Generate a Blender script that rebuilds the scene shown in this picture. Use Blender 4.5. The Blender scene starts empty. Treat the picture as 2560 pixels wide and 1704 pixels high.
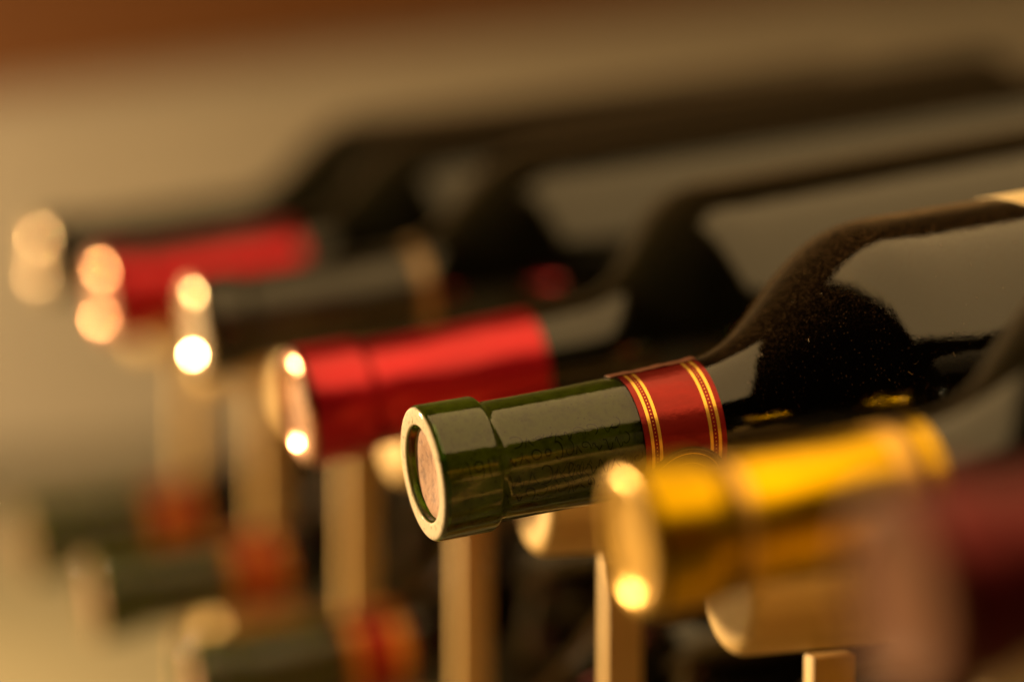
import bpy, bmesh, math, random
import numpy as np
from mathutils import Vector, Matrix

scene = bpy.context.scene
col = scene.collection
R = math.radians
H = 0.30                                   # camera height above the table top

# ------------------------------------------------------------------ camera
cam_d = bpy.data.cameras.new('camera')
cam = bpy.data.objects.new('camera', cam_d)
col.objects.link(cam)
scene.camera = cam
cam.location = (0, 0, H)
cam.rotation_euler = (R(90 - 6.37), 0, R(-19.90))
cam_d.sensor_width = 36
cam_d.lens = 95
cam_d.clip_start = 0.02
cam_d.clip_end = 50
cam_d.dof.use_dof = True
cam_d.dof.focus_distance = 0.572
cam_d.dof.aperture_fstop = 3.3
cam_d.dof.aperture_blades = 0

# ------------------------------------------------------------------ world, exposure
w = bpy.data.worlds.new('World')
scene.world = w
w.use_nodes = True
bg = w.node_tree.nodes['Background']
bg.inputs[0].default_value = (1.0, 0.72, 0.42, 1)
bg.inputs[1].default_value = 0.003
scene.view_settings.view_transform = 'Standard'
scene.view_settings.look = 'None'
scene.view_settings.exposure = 0
scene.view_settings.gamma = 1
scene.cycles.use_denoising = True
scene.cycles.max_bounces = 14
scene.cycles.transmission_bounces = 12
scene.cycles.sample_clamp_indirect = 6

# ------------------------------------------------------------------ lamps of the set
def area(name, loc, target, sx, sy, watts, colour, spread=180):
    l = bpy.data.lights.new(name, 'AREA')
    l.shape = 'RECTANGLE'
    l.size, l.size_y, l.energy, l.color = sx, sy, watts, colour
    l.spread = R(spread)
    o = bpy.data.objects.new(name, l)
    col.objects.link(o)
    o.location = loc
    d = Vector(target) - Vector(loc)
    o.rotation_euler = d.to_track_quat('-Z', 'Y').to_euler()
    return o

# overhead soft box: the pale panels mirrored along every neck and shoulder
sb = area('overhead_softbox', (0.37, 0.34, H + 0.42), (0.37, 0.34, 0), 0.76, 0.90, 5.1, (1.0, 0.63, 0.25))
# back-left lamp panel, lights the mouths, rail ends and the rim of every bottle
area('left_lamp_panel', (-0.22, 1.36, H - 0.02), (0.22, 0.50, H - 0.10), 0.62, 0.50, 1.8, (1.0, 0.68, 0.33))
# bright round lamp at the back left, the sparkle on the capsule rims
lp = area('round_lamp', (-0.40, 1.34, H + 0.06), (0.20, 0.68, H - 0.10), 0.06, 0.06, 31.0, (1.0, 0.70, 0.34))
lp.data.shape = 'DISK'
# low background lamp washing the foot of the wall
area('wall_lamp', (-0.10, 1.58, H - 0.17), (0.10, 1.95, H - 0.17), 0.12, 0.12, 3.0, (1.0, 0.76, 0.45))

# ------------------------------------------------------------------ materials
def new_mat(name):
    m = bpy.data.materials.new(name)
    m.use_nodes = True
    nt = m.node_tree
    p = nt.nodes['Principled BSDF']
    return m, nt, p

def link(nt, a, b):
    nt.links.new(a, b)

def noise(nt, scale, detail=4, rough=0.55, vec=None, dist=0.0):
    n = nt.nodes.new('ShaderNodeTexNoise')
    n.inputs['Scale'].default_value = scale
    n.inputs['Detail'].default_value = detail
    n.inputs['Roughness'].default_value = rough
    n.inputs['Distortion'].default_value = dist
    if vec is not None:
        link(nt, vec, n.inputs['Vector'])
    return n

def objco(nt, scale=(1, 1, 1)):
    t = nt.nodes.new('ShaderNodeTexCoord')
    mp = nt.nodes.new('ShaderNodeMapping')
    mp.inputs['Scale'].default_value = scale
    link(nt, t.outputs['Object'], mp.inputs['Vector'])
    return mp.outputs['Vector']

def ramp(nt, src, stops):
    r = nt.nodes.new('ShaderNodeValToRGB')
    e = r.color_ramp.elements
    while len(e) < len(stops):
        e.new(0.5)
    for el, (pos, c) in zip(e, stops):
        el.position = pos
        el.color = c if len(c) == 4 else (*c, 1)
    link(nt, src, r.inputs['Fac'])
    return r

def bump(nt, p, h, strength, dist):
    b = nt.nodes.new('ShaderNodeBump')
    b.inputs['Strength'].default_value = strength
    b.inputs['Distance'].default_value = dist
    link(nt, h, b.inputs['Height'])
    link(nt, b.outputs['Normal'], p.inputs['Normal'])
    return b

def speck_mask(nt, vec, scale, lo, hi, mod=None):
    """small sharp dust grains: bright near random voronoi centres"""
    v = nt.nodes.new('ShaderNodeTexVoronoi')
    v.inputs['Scale'].default_value = scale
    link(nt, vec, v.inputs['Vector'])
    r = ramp(nt, v.outputs['Distance'], [(lo, (1, 1, 1)), (hi, (0, 0, 0))])
    # keep only some of the cells
    s = nt.nodes.new('ShaderNodeSeparateColor')
    link(nt, v.outputs['Color'], s.inputs['Color'])
    g = nt.nodes.new('ShaderNodeMath'); g.operation = 'GREATER_THAN'
    link(nt, s.outputs[0], g.inputs[0]); g.inputs[1].default_value = 0.72
    m = nt.nodes.new('ShaderNodeMath'); m.operation = 'MULTIPLY'
    link(nt, r.outputs['Color'], m.inputs[0]); link(nt, g.outputs[0], m.inputs[1])
    return m.outputs[0]

def glass_mat(name, colour, opaque, dust=1.0, worn_lip=None, lip_colour=(0.74, 0.62, 0.46)):
    m, nt, p = new_mat(name)
    vec = objco(nt)
    p.inputs['Base Color'].default_value = (*colour, 1)
    p.inputs['IOR'].default_value = 1.52
    p.inputs['Transmission Weight'].default_value = 0.0 if opaque else 1.0
    n = noise(nt, 90, 3, 0.6, vec)
    rr = ramp(nt, n.outputs['Fac'], [(0.3, (0.02,) * 3), (0.75, (0.075,) * 3)])
    link(nt, rr.outputs['Color'], p.inputs['Roughness'])
    nb = noise(nt, 260, 7, 0.62, vec)
    bump(nt, p, nb.outputs['Fac'], 0.12, 0.0006)
    # film of dust: grainy sheen, strongest where the glass is seen edge on
    gn = noise(nt, 620, 4, 0.75, vec)
    gr = ramp(nt, gn.outputs['Fac'], [(0.36, (0.02 * dust,) * 3), (0.68, (0.26 * dust,) * 3)])
    clean = None
    if worn_lip is not None:
        # the handled neck is wiped clean, the dust begins beyond the band
        cx = nt.nodes.new('ShaderNodeSeparateXYZ'); link(nt, vec, cx.inputs[0])
        cr = nt.nodes.new('ShaderNodeMapRange')
        cr.inputs['From Min'].default_value = worn_lip + 0.055; cr.inputs['From Max'].default_value = worn_lip + 0.078
        cr.inputs['To Min'].default_value = 0.12
        link(nt, cx.outputs['X'], cr.inputs['Value'])
        clean = cr.outputs[0]
        cmul = nt.nodes.new('ShaderNodeMath'); cmul.operation = 'MULTIPLY'
        link(nt, gr.outputs['Color'], cmul.inputs[0]); link(nt, clean, cmul.inputs[1])
        link(nt, cmul.outputs[0], p.inputs['Sheen Weight'])
    else:
        link(nt, gr.outputs['Color'], p.inputs['Sheen Weight'])
    p.inputs['Sheen Roughness'].default_value = 0.22
    p.inputs['Sheen Tint'].default_value = (0.85, 0.55, 0.28, 1)
    # dust grains lying on the glass
    d = nt.nodes.new('ShaderNodeBsdfDiffuse')
    d.inputs['Color'].default_value = (0.34, 0.20, 0.10, 1)
    a = speck_mask(nt, vec, 1500, 0.14, 0.34)
    b = speck_mask(nt, vec, 330, 0.05, 0.11)
    mx = nt.nodes.new('ShaderNodeMath'); mx.operation = 'MAXIMUM'
    link(nt, a, mx.inputs[0]); link(nt, b, mx.inputs[1])
    big = noise(nt, 28, 3, 0.6, vec)
    br = ramp(nt, big.outputs['Fac'], [(0.38, (0.06,) * 3), (0.72, (0.75,) * 3)])
    mm = nt.nodes.new('ShaderNodeMath'); mm.operation = 'MULTIPLY'
    link(nt, mx.outputs[0], mm.inputs[0]); link(nt, br.outputs['Color'], mm.inputs[1])
    m2 = nt.nodes.new('ShaderNodeMath'); m2.operation = 'MULTIPLY_ADD'
    link(nt, mm.outputs[0], m2.inputs[0]); m2.inputs[1].default_value = 0.26 * dust
    m2.inputs[2].default_value = 0.003 * dust
    # dust settled on whatever faces upwards
    ge = nt.nodes.new('ShaderNodeNewGeometry')
    sn = nt.nodes.new('ShaderNodeSeparateXYZ'); link(nt, ge.outputs['Normal'], sn.inputs[0])
    ur = nt.nodes.new('ShaderNodeMapRange')
    ur.inputs['From Min'].default_value = 0.35; ur.inputs['From Max'].default_value = 1.0
    link(nt, sn.outputs['Z'], ur.inputs['Value'])
    un = noise(nt, 1500, 4, 0.85, vec)
    ug = ramp(nt, un.outputs['Fac'], [(0.48, (0.0,) * 3), (0.74, (0.30 * dust,) * 3)])
    um = nt.nodes.new('ShaderNodeMath'); um.operation = 'MULTIPLY'
    link(nt, ur.outputs[0], um.inputs[0]); link(nt, ug.outputs['Color'], um.inputs[1])
    ua = nt.nodes.new('ShaderNodeMath'); ua.operation = 'MAXIMUM'
    link(nt, um.outputs[0], ua.inputs[0]); link(nt, m2.outputs[0], ua.inputs[1])
    fac = ua.outputs[0]
    if clean is not None:
        cf = nt.nodes.new('ShaderNodeMath'); cf.operation = 'MULTIPLY'
        link(nt, fac, cf.inputs[0]); link(nt, clean, cf.inputs[1])
        fac = cf.outputs[0]
    if worn_lip is not None:
        # frosted, handled mouth ring: a pale rubbed film with dark pits
        sx = nt.nodes.new('ShaderNodeSeparateXYZ'); link(nt, vec, sx.inputs[0])
        lt = nt.nodes.new('ShaderNodeMapRange')
        lt.inputs['From Min'].default_value = worn_lip + 0.00045; lt.inputs['From Max'].default_value = worn_lip + 0.00015
        link(nt, sx.outputs['X'], lt.inputs['Value'])
        pn = noise(nt, 700, 4, 0.7, vec)
        pr = ramp(nt, pn.outputs['Fac'], [(0.33, (0.15,) * 3), (0.45, (0.80,) * 3)])
        ml = nt.nodes.new('ShaderNodeMath'); ml.operation = 'MULTIPLY'
        link(nt, lt.outputs[0], ml.inputs[0]); link(nt, pr.outputs['Color'], ml.inputs[1])
        mz = nt.nodes.new('ShaderNodeMath'); mz.operation = 'MAXIMUM'
        link(nt, fac, mz.inputs[0]); link(nt, ml.outputs[0], mz.inputs[1])
        fac = mz.outputs[0]
        cm = nt.nodes.new('ShaderNodeMix'); cm.data_type = 'RGBA'
        link(nt, lt.outputs[0], cm.inputs['Factor'])
        cm.inputs[6].default_value = (0.34, 0.20, 0.10, 1); cm.inputs[7].default_value = (*lip_colour, 1)
        link(nt, cm.outputs[2], d.inputs['Color'])
    ms = nt.nodes.new('ShaderNodeMixShader')
    link(nt, fac, ms.inputs['Fac'])
    link(nt, p.outputs[0], ms.inputs[1]); link(nt, d.outputs[0], ms.inputs[2])
    link(nt, ms.outputs[0], nt.nodes['Material Output'].inputs['Surface'])
    return m

def foil_mat(name, base, metallic, rough, coat=0.6, streak=0.25):
    m, nt, p = new_mat(name)
    vec = objco(nt, (0.35, 1, 1))
    n = noise(nt, 120, 5, 0.6, vec)
    c = ramp(nt, n.outputs['Fac'], [(0.25, tuple(x * (1 - streak) for x in base)), (0.75, base)])
    link(nt, c.outputs['Color'], p.inputs['Base Color'])
    p.inputs['Metallic'].default_value = metallic
    p.inputs['Roughness'].default_value = rough
    p.inputs['Coat Weight'].default_value = coat
    p.inputs['Coat Roughness'].default_value = 0.06
    nb = noise(nt, 300, 3, 0.55, objco(nt))
    bump(nt, p, nb.outputs['Fac'], 0.18, 0.0008)
    return m

def wood_mat(name, light, dark, rough=0.5, axis=(1, 14, 14)):
    m, nt, p = new_mat(name)
    vec = objco(nt, axis)
    n = noise(nt, 22, 6, 0.6, vec, 0.6)
    c = ramp(nt, n.outputs['Fac'], [(0.3, dark), (0.7, light)])
    link(nt, c.outputs['Color'], p.inputs['Base Color'])
    p.inputs['Roughness'].default_value = rough
    nb = noise(nt, 90, 4, 0.6, vec)
    bump(nt, p, nb.outputs['Fac'], 0.2, 0.0006)
    return m

def plain_mat(name, base, rough, spec=0.4, var=0.15, scale=60, metallic=0.0, bmp=0.1):
    m, nt, p = new_mat(name)
    vec = objco(nt)
    n = noise(nt, scale, 5, 0.6, vec)
    c = ramp(nt, n.outputs['Fac'], [(0.3, tuple(x * (1 - var) for x in base)), (0.7, base)])
    link(nt, c.outputs['Color'], p.inputs['Base Color'])
    p.inputs['Roughness'].default_value = rough
    p.inputs['Specular IOR Level'].default_value = spec
    p.inputs['Metallic'].default_value = metallic
    bump(nt, p, n.outputs['Fac'], bmp, 0.0005)
    return m

M = {}
M['green_glass'] = glass_mat('green_glass', (0.13, 0.35, 0.026), False, 1.0, -0.300)
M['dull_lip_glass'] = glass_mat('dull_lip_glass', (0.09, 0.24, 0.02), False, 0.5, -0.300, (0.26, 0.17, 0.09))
M['dark_glass'] = glass_mat('dark_glass', (0.003, 0.003, 0.0015), True, 0.38)
M['olive_glass'] = glass_mat('olive_glass', (0.030, 0.036, 0.006), True, 0.7)
M['wine'] = plain_mat('wine', (0.003, 0.001, 0.001), 0.6, 0.0)
M['red_foil'] = foil_mat('red_foil', (0.55, 0.006, 0.020), 0.65, 0.28, 0.25)
M['black_foil'] = foil_mat('black_foil', (0.012, 0.009, 0.005), 0.2, 0.30, 0.3)
M['gold_foil'] = foil_mat('gold_foil', (1.0, 0.60, 0.004), 1.0, 0.31, 0.0, 0.8)
M['burgundy_foil'] = foil_mat('burgundy_foil', (0.12, 0.008, 0.011), 0.75, 0.38, 0.0)
M['bronze'] = foil_mat('bronze', (0.30, 0.18, 0.075), 0.5, 0.35)
M['pale_gold'] = foil_mat('pale_gold', (0.85, 0.50, 0.10), 0.7, 0.36, 0.0)
M['amber_foil'] = foil_mat('amber_foil', (0.72, 0.40, 0.03), 0.5, 0.28, 0.0, 0.5)
M['brown_line'] = plain_mat('brown_line', (0.06, 0.02, 0.008), 0.5)
M['copper_foil'] = foil_mat('copper_foil', (0.13, 0.036, 0.012), 0.1, 0.5, 0.0)
M['copper_face'] = plain_mat('copper_face', (0.20, 0.070, 0.024), 0.6, 0.1)
M['rose_foil'] = foil_mat('rose_foil', (0.62, 0.30, 0.17), 0.92, 0.17, 0.0)
M['tin'] = foil_mat('tin', (0.55, 0.40, 0.24), 0.92, 0.17, 0.0)
M['band_red'] = foil_mat('band_red', (0.35, 0.016, 0.012), 0.65, 0.30, 0.0, 0.55)
M['band_maroon'] = foil_mat('band_maroon', (0.10, 0.012, 0.010), 0.3, 0.35)
M['print_gold'] = plain_mat('print_gold', (0.98, 0.60, 0.10), 0.28, 0.5, 0.1, 200, 0.75)
M['paper'] = plain_mat('paper', (0.80, 0.62, 0.36), 0.7, 0.2, 0.1, 200)
M['ink'] = plain_mat('ink', (0.07, 0.032, 0.015), 0.8, 0.1)
M['lint'] = plain_mat('lint', (0.55, 0.42, 0.28), 0.9, 0.1)
M['rack_wood'] = wood_mat('rack_wood', (0.70, 0.47, 0.17), (0.58, 0.36, 0.12))
M['post_wood'] = wood_mat('post_wood', (0.70, 0.47, 0.17), (0.58, 0.36, 0.12), axis=(14, 14, 1))
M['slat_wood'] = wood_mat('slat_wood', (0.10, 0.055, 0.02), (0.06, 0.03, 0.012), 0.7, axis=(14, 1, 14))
M['beam_wood'] = wood_mat('beam_wood', (0.20, 0.066, 0.009), (0.15, 0.048, 0.006), 0.7)

def cork_mat():
    m, nt, p = new_mat('cork')
    vec = objco(nt)
    n = noise(nt, 420, 5, 0.65, vec)
    c = ramp(nt, n.outputs['Fac'], [(0.28, (0.13, 0.055, 0.03)), (0.5, (0.33, 0.16, 0.085)), (0.8, (0.42, 0.22, 0.125))])
    s = speck_mask(nt, vec, 900, 0.16, 0.26)
    mx = nt.nodes.new('ShaderNodeMix'); mx.data_type = 'RGBA'
    link(nt, s, mx.inputs['Factor'])
    link(nt, c.outputs['Color'], mx.inputs[6]); mx.inputs[7].default_value = (0.16, 0.06, 0.03, 1)
    link(nt, mx.outputs[2], p.inputs['Base Color'])
    p.inputs['Roughness'].default_value = 0.75
    bump(nt, p, n.outputs['Fac'], 0.35, 0.0006)
    return m
M['cork'] = cork_mat()

def wall_mat(name, base, var, scale):
    m, nt, p = new_mat(name)
    n = noise(nt, scale, 5, 0.6, objco(nt))
    c = ramp(nt, n.outputs['Fac'], [(0.3, tuple(x * (1 - var) for x in base)), (0.7, base)])
    link(nt, c.outputs['Color'], p.inputs['Base Color'])
    p.inputs['Roughness'].default_value = 0.9
    bump(nt, p, n.outputs['Fac'], 0.3, 0.002)
    return m
M['wall'] = wall_mat('wall', (0.52, 0.42, 0.29), 0.10, 9)
M['table'] = wall_mat('table', (0.21, 0.175, 0.10), 0.10, 12)

# ------------------------------------------------------------------ helpers
def add(name, me, mat, parent=None, angle=35):
    o = bpy.data.objects.new(name, me)
    col.objects.link(o)
    if mat:
        me.materials.append(mat)
    for pl in me.polygons:
        pl.use_smooth = True
    me.set_sharp_from_angle(angle=R(angle))
    o.parent = parent
    return o

def mesh_from(name, verts, faces):
    me = bpy.data.meshes.new(name)
    me.from_pydata(verts, [], faces)
    bm = bmesh.new(); bm.from_mesh(me)
    bmesh.ops.remove_doubles(bm, verts=bm.verts, dist=1e-7)
    bmesh.ops.recalc_face_normals(bm, faces=bm.faces)
    bm.to_mesh(me); bm.free()
    return me

def lathe(name, prof, seg=96, wob=None):
    """prof: (t, r) in metres along local +X; ends on the axis close the shape"""
    v, f = [], []
    n = len(prof)
    for (t, r) in prof:
        for k in range(seg):
            a = 2 * math.pi * k / seg
            rr = r
            if wob:
                rr = r + wob(t, a)
            v.append((t, -rr * math.cos(a), rr * math.sin(a)))
    for i in range(n - 1):
        for k in range(seg):
            k2 = (k + 1) % seg
            f.append((i * seg + k, i * seg + k2, (i + 1) * seg + k2, (i + 1) * seg + k))
    return mesh_from(name, v, f)

def smooth_curve(pts, step=0.0012):
    """monotone cubic through (t, r)"""
    t = np.array([p[0] for p in pts]); r = np.array([p[1] for p in pts])
    h = np.diff(t); d = np.diff(r) / h
    m = np.zeros_like(t); m[0], m[-1] = d[0], d[-1]
    for i in range(1, len(t) - 1):
        if d[i - 1] * d[i] > 0:
            w1, w2 = 2 * h[i] + h[i - 1], h[i] + 2 * h[i - 1]
            m[i] = (w1 + w2) / (w1 / d[i - 1] + w2 / d[i])
    out = []
    for i in range(len(h)):
        n = max(1, int(h[i] / step)) if h[i] < 0.03 else 8
        for k in range(n):
            s = k / n
            h00 = 2*s**3 - 3*s**2 + 1; h10 = s**3 - 2*s**2 + s
            h01 = -2*s**3 + 3*s**2; h11 = s**3 - s**2
            out.append((t[i] + s*h[i], h00*r[i] + h10*h[i]*m[i] + h01*r[i+1] + h11*h[i]*m[i+1]))
    out.append((t[-1], r[-1]))
    return out

mm = 0.001
NECK = [(15.8, 13.0), (25, 13.0), (45, 13.25), (60, 13.75), (66, 14.2), (71.5, 15.7), (77.4, 18.8), (81, 21.6),
        (84.8, 24.9), (88.5, 28.1), (92.5, 31.3), (96.9, 34.2), (102, 36.7), (107.3, 38.0), (114, 38.4), (130, 38.4)]

SHAPE = [0.0, 1.0, 0.0]      # extra length in mm, neck girth, later flare in mm, of the bottle being built

def outer_profile(L):
    sh, ns, fl = SHAPE
    pts = []
    for a, b in NECK:
        k = 1 + (ns - 1) * max(0.0, min(1.0, (80 - a) / 20))
        pts.append((a + sh * max(0.0, min(1.0, (a - 25) / 35)) + fl * max(0.0, min(1.0, (a - 25) / 40)) * max(0.0, min(1.0, (114 - a) / 36)), b * k))
    pts += [((L - 22), 38.4), (L - 6, 38.2), (L - 2, 36.8), (L, 33.5)]
    return smooth_curve([(a * mm, b * mm) for a, b in pts])

def neck_r(t):
    pr = outer_profile(300)
    return float(np.interp(t, [p[0] for p in pr], [p[1] for p in pr]))

def fil(cx, cy, r, a0, a1, n=6):
    return [(cx + r * math.cos(R(a0 + (a1 - a0) * i / n)), cy + r * math.sin(R(a0 + (a1 - a0) * i / n))) for i in range(n + 1)]

def bottle_glass(name, L, hollow, seg):
    lip = []
    # mouth ring: flat face, rounded outer edge, straight collar, rounded shoulder down to the neck
    ns = SHAPE[1]
    lip += [(x * mm, y * mm * ns) for x, y in fil(1.3, 13.35, 1.3, 180, 90, 8)]
    lip += [(x * mm, y * mm * ns) for x, y in fil(12.4, 13.4, 1.2, 90, 10, 6)]
    lip += [(14.3 * mm, 13.25 * mm * ns), (15.0 * mm, 13.02 * mm * ns)]
    out = outer_profile(L)
    if not hollow:
        prof = [(2.0 * mm, 0.0), (2.0 * mm, 10.5 * mm)] + lip + out + [(L * mm - 0.001, 30 * mm), (L * mm - 0.02, 12 * mm), (L * mm - 0.026, 0.0)]
        return lathe(name, prof, seg)
    inner = []
    # bore with a chamfer at the mouth
    inner += [(x * mm, y * mm) for x, y in [(60, 10.6), (46, 10.4), (20, 10.3), (2.0, 10.3)]]
    inner += [(x * mm, y * mm) for x, y in fil(0.8, 11.1, 0.8, 270, 180, 6)]
    body_in = [(t, max(r - 2.6 * mm, 0)) for t, r in out if t > 66 * mm and t < (L - 5) * mm]
    start = [((L - 14) * mm, 0.0), ((L - 10) * mm, 20 * mm)]
    prof = start + list(reversed(body_in)) + inner + lip + out + [(L * mm - 0.001, 30 * mm), (L * mm - 0.006, 12 * mm), (L * mm - 0.007, 0.0)]
    return lathe(name, prof, seg)

def shift(me, dx):
    me.transform(Matrix.Translation((dx, 0, 0)))
    return me

def patch(name, t0, t1, r_of_t, th0, th1, thick, nt=12, na=24, start=None, end=None):
    """curved sheet with thickness on a round wall; start/end(th) give its edges"""
    v, f = [], []
    for lay in (0, 1):
        for j in range(na + 1):
            th = th0 + (th1 - th0) * j / na
            a, b = (start(th) if start else t0), (end(th) if end else t1)
            for i in range(nt + 1):
                t = a + (b - a) * i / nt
                r = r_of_t(t) + 0.00012 + lay * thick
                v.append((t, -r * math.cos(th), r * math.sin(th)))
    W = nt + 1; N = W * (na + 1)
    for j in range(na):
        for i in range(nt):
            a = j * W + i
            f.append((a, a + W, a + W + 1, a + 1))
            f.append((N + a, N + a + 1, N + a + W + 1, N + a + W))
    ring = [i for i in range(W)] + [j * W + nt for j in range(1, na + 1)] + [na * W + i for i in range(nt - 1, -1, -1)] + [j * W for j in range(na - 1, 0, -1)]
    for k in range(len(ring)):
        a, b = ring[k], ring[(k + 1) % len(ring)]
        f.append((a, b, N + b, N + a))
    return mesh_from(name, v, f)

def sleeve(name, t0, t1, gap, thick, seg=96, n=10):
    ts = [t0 + (t1 - t0) * i / n for i in range(n + 1)]
    outp = [(t, neck_r(t) + gap + thick) for t in ts]
    inp = [(t, neck_r(t) + gap) for t in reversed(ts)]
    return lathe(name, outp + inp + [outp[0]], seg)

def stroke(pts, width, r, closed=False):
    """pen stroke as a thin ribbon lying on a cylinder of radius r; pts = (t, arc) in mm"""
    v, f = [], []
    P = [Vector((a, b)) for a, b in pts]
    for i, p in enumerate(P):
        d = (P[min(i + 1, len(P) - 1)] - P[max(i - 1, 0)])
        d = d.normalized() if d.length > 0 else Vector((1, 0))
        n = Vector((-d.y, d.x)) * width * 0.5
        for q in (p + n, p - n):
            th = q.y / (r / mm)
            v.append((q.x * mm, -r * math.cos(th), r * math.sin(th)))
    for i in range(len(P) - 1):
        f.append((2 * i, 2 * i + 1, 2 * i + 3, 2 * i + 2))
    return v, f

def merge(parts):
    V, F = [], []
    for v, f in parts:
        o = len(V)
        V += v
        F += [tuple(i + o for i in q) for q in f]
    return V, F

# ------------------------------------------------------------------ the bottles
def root_at(name, mouth, tilt, L, label, yaw=0.0, group=None):
    """Empty at the bottle's base; parts are built with the mouth at local x = 0 and shifted by -L"""
    o = bpy.data.objects.new(name, None)
    o.empty_display_size = 0.02
    col.objects.link(o)
    rot = Matrix.Rotation(R(yaw), 3, 'Z') @ Matrix.Rotation(R(-tilt), 3, 'Y')
    base = Vector(mouth) + rot @ Vector((L * mm, 0, 0))
    o.location = base
    o.rotation_euler = rot.to_euler()
    o['label'] = label
    o['category'] = 'wine bottle'
    o['group'] = group or 'wine bottles lying in the rack'
    return o

def capsule_mesh(name, length, seg=96, lip_end=14.0, seed=0, flare=0.0, head=14.95):
    rnd = random.Random(seed)
    ph = [rnd.uniform(0, 6.28) for _ in range(6)]
    g = 0.3
    head *= SHAPE[1]
    prof = [(0.55, 0.0), (0.55, 6.0), (0.5, 9.3), (0.25, 10.0)]
    prof += fil(0.75, 11.5, 1.25, 215, 270, 1)[:0]
    q = SHAPE[1]
    prof += [(-0.25, 10.7), (-0.55, 11.4), (-0.65, 12.2), (-0.45, 13.1), (0.1, 13.9), (0.9, 14.5)]
    prof = [(a, b * q) for a, b in prof] + [(2.0, head)]
    prof += [(lip_end - 1.6, head), (lip_end - 0.6, head - 0.25), (lip_end + 0.4, head - 0.9), (lip_end + 1.6, neck_r((lip_end + 2) * mm) / mm + g + 0.1)]
    t = lip_end + 3
    while t < length:
        prof.append((t, neck_r(t * mm) / mm + g)); t += 2.5
    prof.append((length, neck_r(length * mm) / mm + g + flare))
    prof.append((length + 0.05, neck_r(length * mm) / mm + 0.05))
    pr = [(a * mm, b * mm) for a, b in prof]
    def wob(tt, a):
        if tt < 0.0005:
            return 0
        return 0.00006 * (math.sin(3 * a + ph[0] + tt * 160) + 0.7 * math.sin(7 * a + ph[1] - tt * 230) + 0.5 * math.sin(tt * 420 + ph[2] + 2 * a))
    return lathe(name, pr, seg, wob)

def capsule_bottle(label, mouth, tilt, foil, length=63, L=300, glass='dark_glass', yaw=0, lip_end=14, seed=0,
                   face=None, group=None, shape=(0.0, 1.0)):
    SHAPE[:] = (tuple(shape) + (0.0,))[:3]
    o = root_at('wine_bottle', mouth, tilt, L, label, yaw, group)
    add('glass', shift(bottle_glass('glass', L, False, 80), -L * mm), M[glass], o)
    c = add('capsule', shift(capsule_mesh('capsule', length, 96, lip_end, seed), -L * mm), M[foil], o)
    if face:
        tp = [(0.45, 0), (0.45, 6.0), (0.42, 9.3), (0.17, 9.98), (-0.33, 10.66), (-0.64, 11.37), (-0.74, 12.2), (-0.54, 13.14), (0.03, 13.97), (0.75, 14.52), (0.9, 14.40)]
        me = lathe('capsule_top', [(a * mm, b * mm * SHAPE[1]) for a, b in tp], 96)
        add('capsule_top', shift(me, -L * mm), M[face], c)
    return o, c

def squiggles(rnd):
    """worn hand-written looking print round the cork"""
    parts = []
    rc = 10.53 * mm
    def sp(pts, w=0.28):
        parts.append(stroke(pts, w, rc))
    # the figures 1 and 9 near the mouth
    sp([(6.6, 2.6), (6.9, 1.0), (7.1, -0.8)])
    sp([(8.9 + 0.95 * math.cos(a), 1.6 + 0.95 * math.sin(a)) for a in np.linspace(0, 6.6, 18)])
    sp([(9.85, 1.6), (9.9, 0.4), (9.5, -0.8)])
    sp([(11.2, 2.7), (11.1, 0.6), (11.5, -0.9)])
    # running script, three lines
    for (base, t0, t1, amp) in ((1.2, 16, 44, 1.1), (-3.0, 15, 44, 1.5), (4.4, 17, 42, 0.7), (-6.6, 14, 43, 1.0)):
        t = t0
        while t < t1:
            kind = rnd.random()
            wd = rnd.uniform(1.2, 2.6)
            k = rnd.uniform(0.6, 1.3) * amp
            if kind < 0.45:
                sp([(t + wd * u, base + k * math.sin(u * 6.3 + rnd.random()) * (1 - 0.3 * u)) for u in np.linspace(0, 1, 12)], rnd.uniform(0.16, 0.32))
            elif kind < 0.8:
                a0 = rnd.uniform(0, 6)
                sp([(t + wd / 2 + (0.5 * wd) * math.cos(a), base + k * math.sin(a) + 0.25 * (a - a0)) for a in np.linspace(a0, a0 + 5.2, 16)], rnd.uniform(0.16, 0.32))
            else:
                sp([(t, base - k), (t + wd * 0.4, base + k * 1.3), (t + wd * 0.6, base + k * 0.2), (t + wd, base - k * 0.9)], rnd.uniform(0.16, 0.3))
            t += wd + rnd.uniform(0.1, 0.9)
    # small leaf sprig
    for s in (-1, 1):
        for q in range(5):
            t = 25 + q * 1.8
            sp([(t, -3.2), (t + 0.9, -3.2 + s * 0.9), (t + 1.6, -3.2 + s * 2.1), (t + 1.9, -3.2 + s * 1.2)], 0.2)
    return merge(parts)

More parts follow.
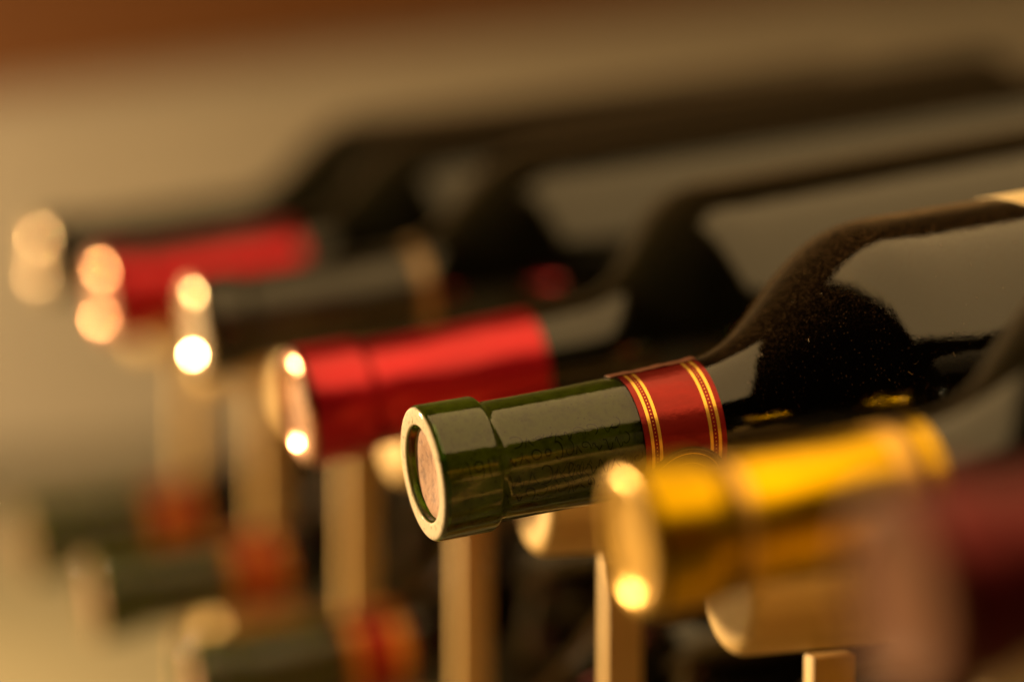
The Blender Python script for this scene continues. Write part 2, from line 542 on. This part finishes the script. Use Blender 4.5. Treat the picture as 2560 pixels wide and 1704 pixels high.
def banded_bottle(label, mouth, tilt, L=300, detail=True, yaw=0, group=None):
    SHAPE[:] = (0.0, 1.0, 0.0)
    o = root_at('wine_bottle', mouth, tilt, L, label, yaw, group)
    D = -L * mm
    g = add('glass', shift(bottle_glass('glass', L, True, 128 if detail else 72), D), M['green_glass' if detail else 'dull_lip_glass'], o)
    # wine filling the body up to the cork
    inn = [(t, max(r - 2.3 * mm, 0)) for t, r in outer_profile(L) if t > 68 * mm and t < (L - 15) * mm]
    wp = [(48 * mm, 0), (48 * mm, 10.6 * mm), (58 * mm, 11.0 * mm)] + inn + [((L - 15) * mm, 0)]
    add('wine', shift(lathe('wine', wp, 64), D), M['wine'], o)
    ck = [(2.9, 0), (2.7, 3), (2.25, 6), (1.75, 9.0), (1.95, 9.9), (2.6, 10.38), (20, 10.4), (46, 10.5), (47, 10.1), (47, 0)]
    c = add('cork', shift(lathe('cork', [(a * mm, b * mm) for a, b in ck], 96), D), M['cork'], o)
    if detail:
        v, f = squiggles(random.Random(4))
        me = bpy.data.meshes.new('cork_print'); me.from_pydata(v, [], f)
        add('cork_print', shift(me, D), M['ink'], c)
    b = add('neck_band', shift(sleeve('neck_band', 45.8 * mm, 64.3 * mm, 0.10 * mm, 0.12 * mm, 128), D), M['band_red'], o)
    for (a, wd) in ((47.1, 0.7), (48.9, 0.7), (60.5, 0.7), (62.4, 0.7)):
        add('gold_line', shift(sleeve('gold_line', a * mm, (a + wd) * mm, 0.20 * mm, 0.06 * mm, 128, 2), D), M['print_gold'], b)
    if detail:
        # rows of tiny dots between the gold lines
        v, f = [], []
        for tc in (48.35, 61.8):
            for k in range(104):
                th0 = 2 * math.pi * k / 104
                rr = neck_r(tc * mm) + 0.24 * mm
                i0 = len(v)
                for q in range(6):
                    a = q * math.pi / 3
                    tt = tc * mm + 0.14 * mm * math.cos(a)
                    th = th0 + 0.14 * mm * math.sin(a) / rr
                    v.append((tt, -rr * math.cos(th), rr * math.sin(th)))
                f.append(tuple(range(i0, i0 + 6)))
        me = bpy.data.meshes.new('dot_row'); me.from_pydata(v, [], f)
        q = add('dot_row', shift(me, D), M['print_gold'], b); q['kind'] = 'stuff'
        # round medallion on the band, ring in gold
        tc, thc, rm = 55.2, R(-47), 9.6
        def disc(r0, r1, lift, name, mat):
            v, f = [], []
            n = 72
            rads = [r0 + (r1 - r0) * i / 6 for i in range(7)]
            for rad in rads:
                for k in range(n):
                    a = 2 * math.pi * k / n
                    t = (tc + rad * math.cos(a)) * mm
                    rr = neck_r(t) + lift * mm
                    th = thc + rad * mm * math.sin(a) / 0.0139
                    v.append((t, -rr * math.cos(th), rr * math.sin(th)))
            for i in range(6):
                for k in range(n):
                    k2 = (k + 1) % n
                    f.append((i * n + k, i * n + k2, (i + 1) * n + k2, (i + 1) * n + k))
            return add(name, shift(mesh_from(name, v, f), D), M[mat], b)
        disc(0.0, 9.6, 0.34, 'medallion', 'band_maroon')
        disc(8.95, 9.12, 0.42, 'medallion_ring', 'bronze')
        disc(7.9, 8.15, 0.42, 'medallion_ring', 'print_gold')
        disc(5.6, 5.75, 0.42, 'medallion_ring', 'print_gold')
        # lifted, worn seam of the band along its top
        def top_edge(t):
            return neck_r(t) + 0.20 * mm + 0.00007 * (1 + math.sin(t * 700) + 0.6 * math.sin(t * 1700))
        add('band_seam', shift(patch('band_seam', 44.2 * mm, 64.4 * mm, top_edge, R(84), R(99), 0.00012, 30, 6), D), M['copper_foil'], b)
    if detail:
        rnd = random.Random(21)
        pr = outer_profile(L)
        parts = []
        for q in range(70):
            t0 = rnd.uniform(70, 150); th = R(rnd.uniform(-35, 75))
            ang = rnd.uniform(0, 6.28); ln = rnd.uniform(0.3, 1.1); cv = rnd.uniform(-1.6, 1.6)
            t, u = t0, 0.0
            v, f = [], []
            for k in range(7):
                r = float(np.interp(t * mm, [p_[0] for p_ in pr], [p_[1] for p_ in pr])) + 0.00008
                tt = th + u * mm / r
                c0 = Vector((t * mm, -r * math.cos(tt), r * math.sin(tt)))
                nn = Vector((0, -math.cos(tt), math.sin(tt)))
                v += [tuple(c0), tuple(c0 + nn * 0.00004 + Vector((0.00003, 0, 0.00003)))]
                a2 = ang + cv * k / 6
                t += ln / 6 * math.cos(a2); u += ln / 6 * math.sin(a2)
            f = [(2 * k, 2 * k + 1, 2 * k + 3, 2 * k + 2) for k in range(6)]
            parts.append((v, f))
        v, f = merge(parts)
        me = bpy.data.meshes.new('dust_lint'); me.from_pydata(v, [], f)
        q = add('dust_lint', shift(me, D), M['lint'], g); q['kind'] = 'stuff'
    # cream paper label round the upper body
    rb = 38.4 * mm
    Rc = 20 * mm
    th_lo = R(56)
    def st(th):
        u = (th - th_lo) * rb
        e = 0
        if u < Rc:
            e = Rc - math.sqrt(max(Rc * Rc - (Rc - u) ** 2, 0))
        return 142 * mm + e
    add('label', shift(patch('label', 142 * mm, 235 * mm, lambda t: rb, th_lo, R(215), 0.00012, 20, 48, st), D), M['paper'], o)
    return o, g

S, Y0 = 0.111, 0.536
def mouth(x, i, z):
    return (x, Y0 + i * S, H + z)

# upper tier
green, green_glass = banded_bottle('bare necked green glass bottle with cork, red and gold neck band', mouth(0.1738, 0, -0.0911), 7.0)

b, c = capsule_bottle('bottle with dark burgundy capsule and copper top, beside the gold capsule', mouth(0.1675, -2, -0.0735), 7.0, 'burgundy_foil', 66, seed=1, face='copper_face')

b, c = capsule_bottle('bottle with shiny gold foil capsule between the burgundy and the bare green neck', mouth(0.1755, -1, -0.0862), 6.6, 'gold_foil', 56, seed=2, face='amber_foil', shape=(-3.0, 0.90))
D = -0.300
for t0, t1, mt, nm in ((17.2, 19.4, 'pale_gold', 'pale_ring'), (47.0, 50.5, 'pale_gold', 'pale_ring'), (16.0, 16.9, 'brown_line', 'dark_ring'), (51.3, 53.0, 'brown_line', 'dark_ring')):
    add(nm, shift(sleeve(nm, t0 * mm, t1 * mm, 0.42 * mm, 0.06 * mm, 96, 4), D), M[mt], c)

capsule_bottle('bottle with bright red foil capsule behind the bare green neck', mouth(0.1771, 1, -0.0915), 8.0, 'red_foil', 63, seed=3, lip_end=17, face='rose_foil', shape=(4.0, 1.0, 8.0))

b, c = capsule_bottle('bottle with black capsule and tan band between the two red capsules', mouth(0.1771, 2, -0.0823), 7.0, 'black_foil', 70, seed=4, face='tin')
add('tan_band', shift(sleeve('tan_band', 64.5 * mm, 68.5 * mm, 0.40 * mm, 0.08 * mm, 96, 5), D), M['bronze'], c)

capsule_bottle('bottle with red foil capsule between the two black capsules', mouth(0.1722, 3, -0.0834), 7.3, 'red_foil', 66, L=335, seed=5, face='rose_foil', shape=(6.0, 1.0))

capsule_bottle('bottle with black capsule at the end of the upper tier by the last post', mouth(0.1716, 4, -0.0796), 5.8, 'black_foil', 66, L=330, seed=6, face='tin', shape=(15.0, 1.0))

# lower tier
banded_bottle('blurred green bottle with red neck band at the end of the lower tier', mouth(0.1640, 4, -0.1840), 6.0, detail=False)
banded_bottle('blurred green bottle with red neck band, lower tier, second from the end', mouth(0.1668, 3, -0.1830), 6.0, detail=False)
banded_bottle('blurred green bottle with red neck band, lower tier, third from the end', mouth(0.1740, 2, -0.1880), 6.0, detail=False)
capsule_bottle('dark bottle in the lower tier below the bright red capsule', mouth(0.1740, 1, -0.1900), 6.0, 'burgundy_foil', 60, seed=8)
capsule_bottle('dark bottle in the lower tier below the bare green neck', mouth(0.1740, 0, -0.1900), 6.0, 'burgundy_foil', 60, seed=9)

# ------------------------------------------------------------------ the rack
rack = bpy.data.objects.new('wine_rack', None)
col.objects.link(rack)
rack.location = (0.35, Y0 + S, 0)
rack['label'] = 'pale wooden wine rack of round rails on thin upright posts'
rack['category'] = 'wine rack'

def box(sx, sy, sz, bev=0.0006):
    bm = bmesh.new()
    bmesh.ops.create_cube(bm, size=1)
    bmesh.ops.scale(bm, vec=(sx, sy, sz), verts=bm.verts)
    bmesh.ops.bevel(bm, geom=bm.edges[:], offset=bev, segments=2, affect='EDGES', profile=0.7)
    me = bpy.data.meshes.new('box')
    bm.to_mesh(me); bm.free()
    return me

def put(name, me, mat, world):
    o = bpy.data.objects.new(name, me)
    col.objects.link(o)
    if not me.materials:
        me.materials.append(mat)
        for pl in me.polygons:
            pl.use_smooth = True
        me.set_sharp_from_angle(angle=R(40))
    o.parent = rack
    o.location = Vector(world) - rack.location
    return o

RX, RR, RL = 0.2190, 14.0, 300.0
rail_me = lathe('rail', [(a * mm, b * mm) for a, b in [(0, 0)] + fil(3.2, RR - 3.2, 3.2, 180, 90, 8) + [(RL - 1, RR), (RL, RR - 1), (RL, 0)]], 64)
post_me = box(0.0095, 0.0042, 0.190, 0.0007)
post_up = box(0.0095, 0.0042, 0.0735, 0.0007)
ks = [-1.5, -0.5, 0.5, 1.5, 2.5, 3.5, 4.5]
for k in ks:
    y = Y0 + k * S
    zu, zl = H - 0.1075, H - 0.2120
    put('rail', rail_me, M['rack_wood'], (RX, y, zu))
    put('rail', rail_me, M['rack_wood'], (RX, y, zl))
    for px in (0.2420, 0.4700):
        # upper post stands between the two rails, lower post between rail and table
        put('post', post_up, M['post_wood'], (px, y, (zu + zl) / 2))
        lo = zl - RR * mm + 0.0015
        me = bpy.data.meshes.get('post_low') or box(0.0095, 0.0042, lo, 0.0007)
        me.name = 'post_low'
        put('post', me, M['post_wood'], (px, y, lo / 2))
ylen = 6 * S + 0.05
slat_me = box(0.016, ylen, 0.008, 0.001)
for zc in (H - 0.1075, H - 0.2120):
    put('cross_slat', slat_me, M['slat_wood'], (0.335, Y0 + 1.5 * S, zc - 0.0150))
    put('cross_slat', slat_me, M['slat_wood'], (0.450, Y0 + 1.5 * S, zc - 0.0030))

# ------------------------------------------------------------------ the setting
def sheet(name, verts, mat, kind='structure'):
    me = bpy.data.meshes.new(name)
    me.from_pydata(verts, [], [tuple(range(len(verts)))])
    o = add(name, me, mat)
    o['kind'] = kind
    return o
WY = 1.95
sheet('tabletop', [(-2.5, -1.5, 0), (3.0, -1.5, 0), (3.0, WY, 0), (-2.5, WY, 0)], M['table'])
sheet('wall', [(-2.5, WY, 0), (3.0, WY, 0), (3.0, WY, 2.4), (-2.5, WY, 2.4)], M['wall'])
bm_ = add('wooden_beam', box(2.4, 0.04, 0.16, 0.004), M['beam_wood'])
bm_.location = (0.50, WY - 0.022, H + 0.066)
bm_.rotation_euler = (0, R(-7.0), 0)
bm_['label'] = 'reddish brown sloping wooden beam across the tan wall'
bm_['category'] = 'beam'
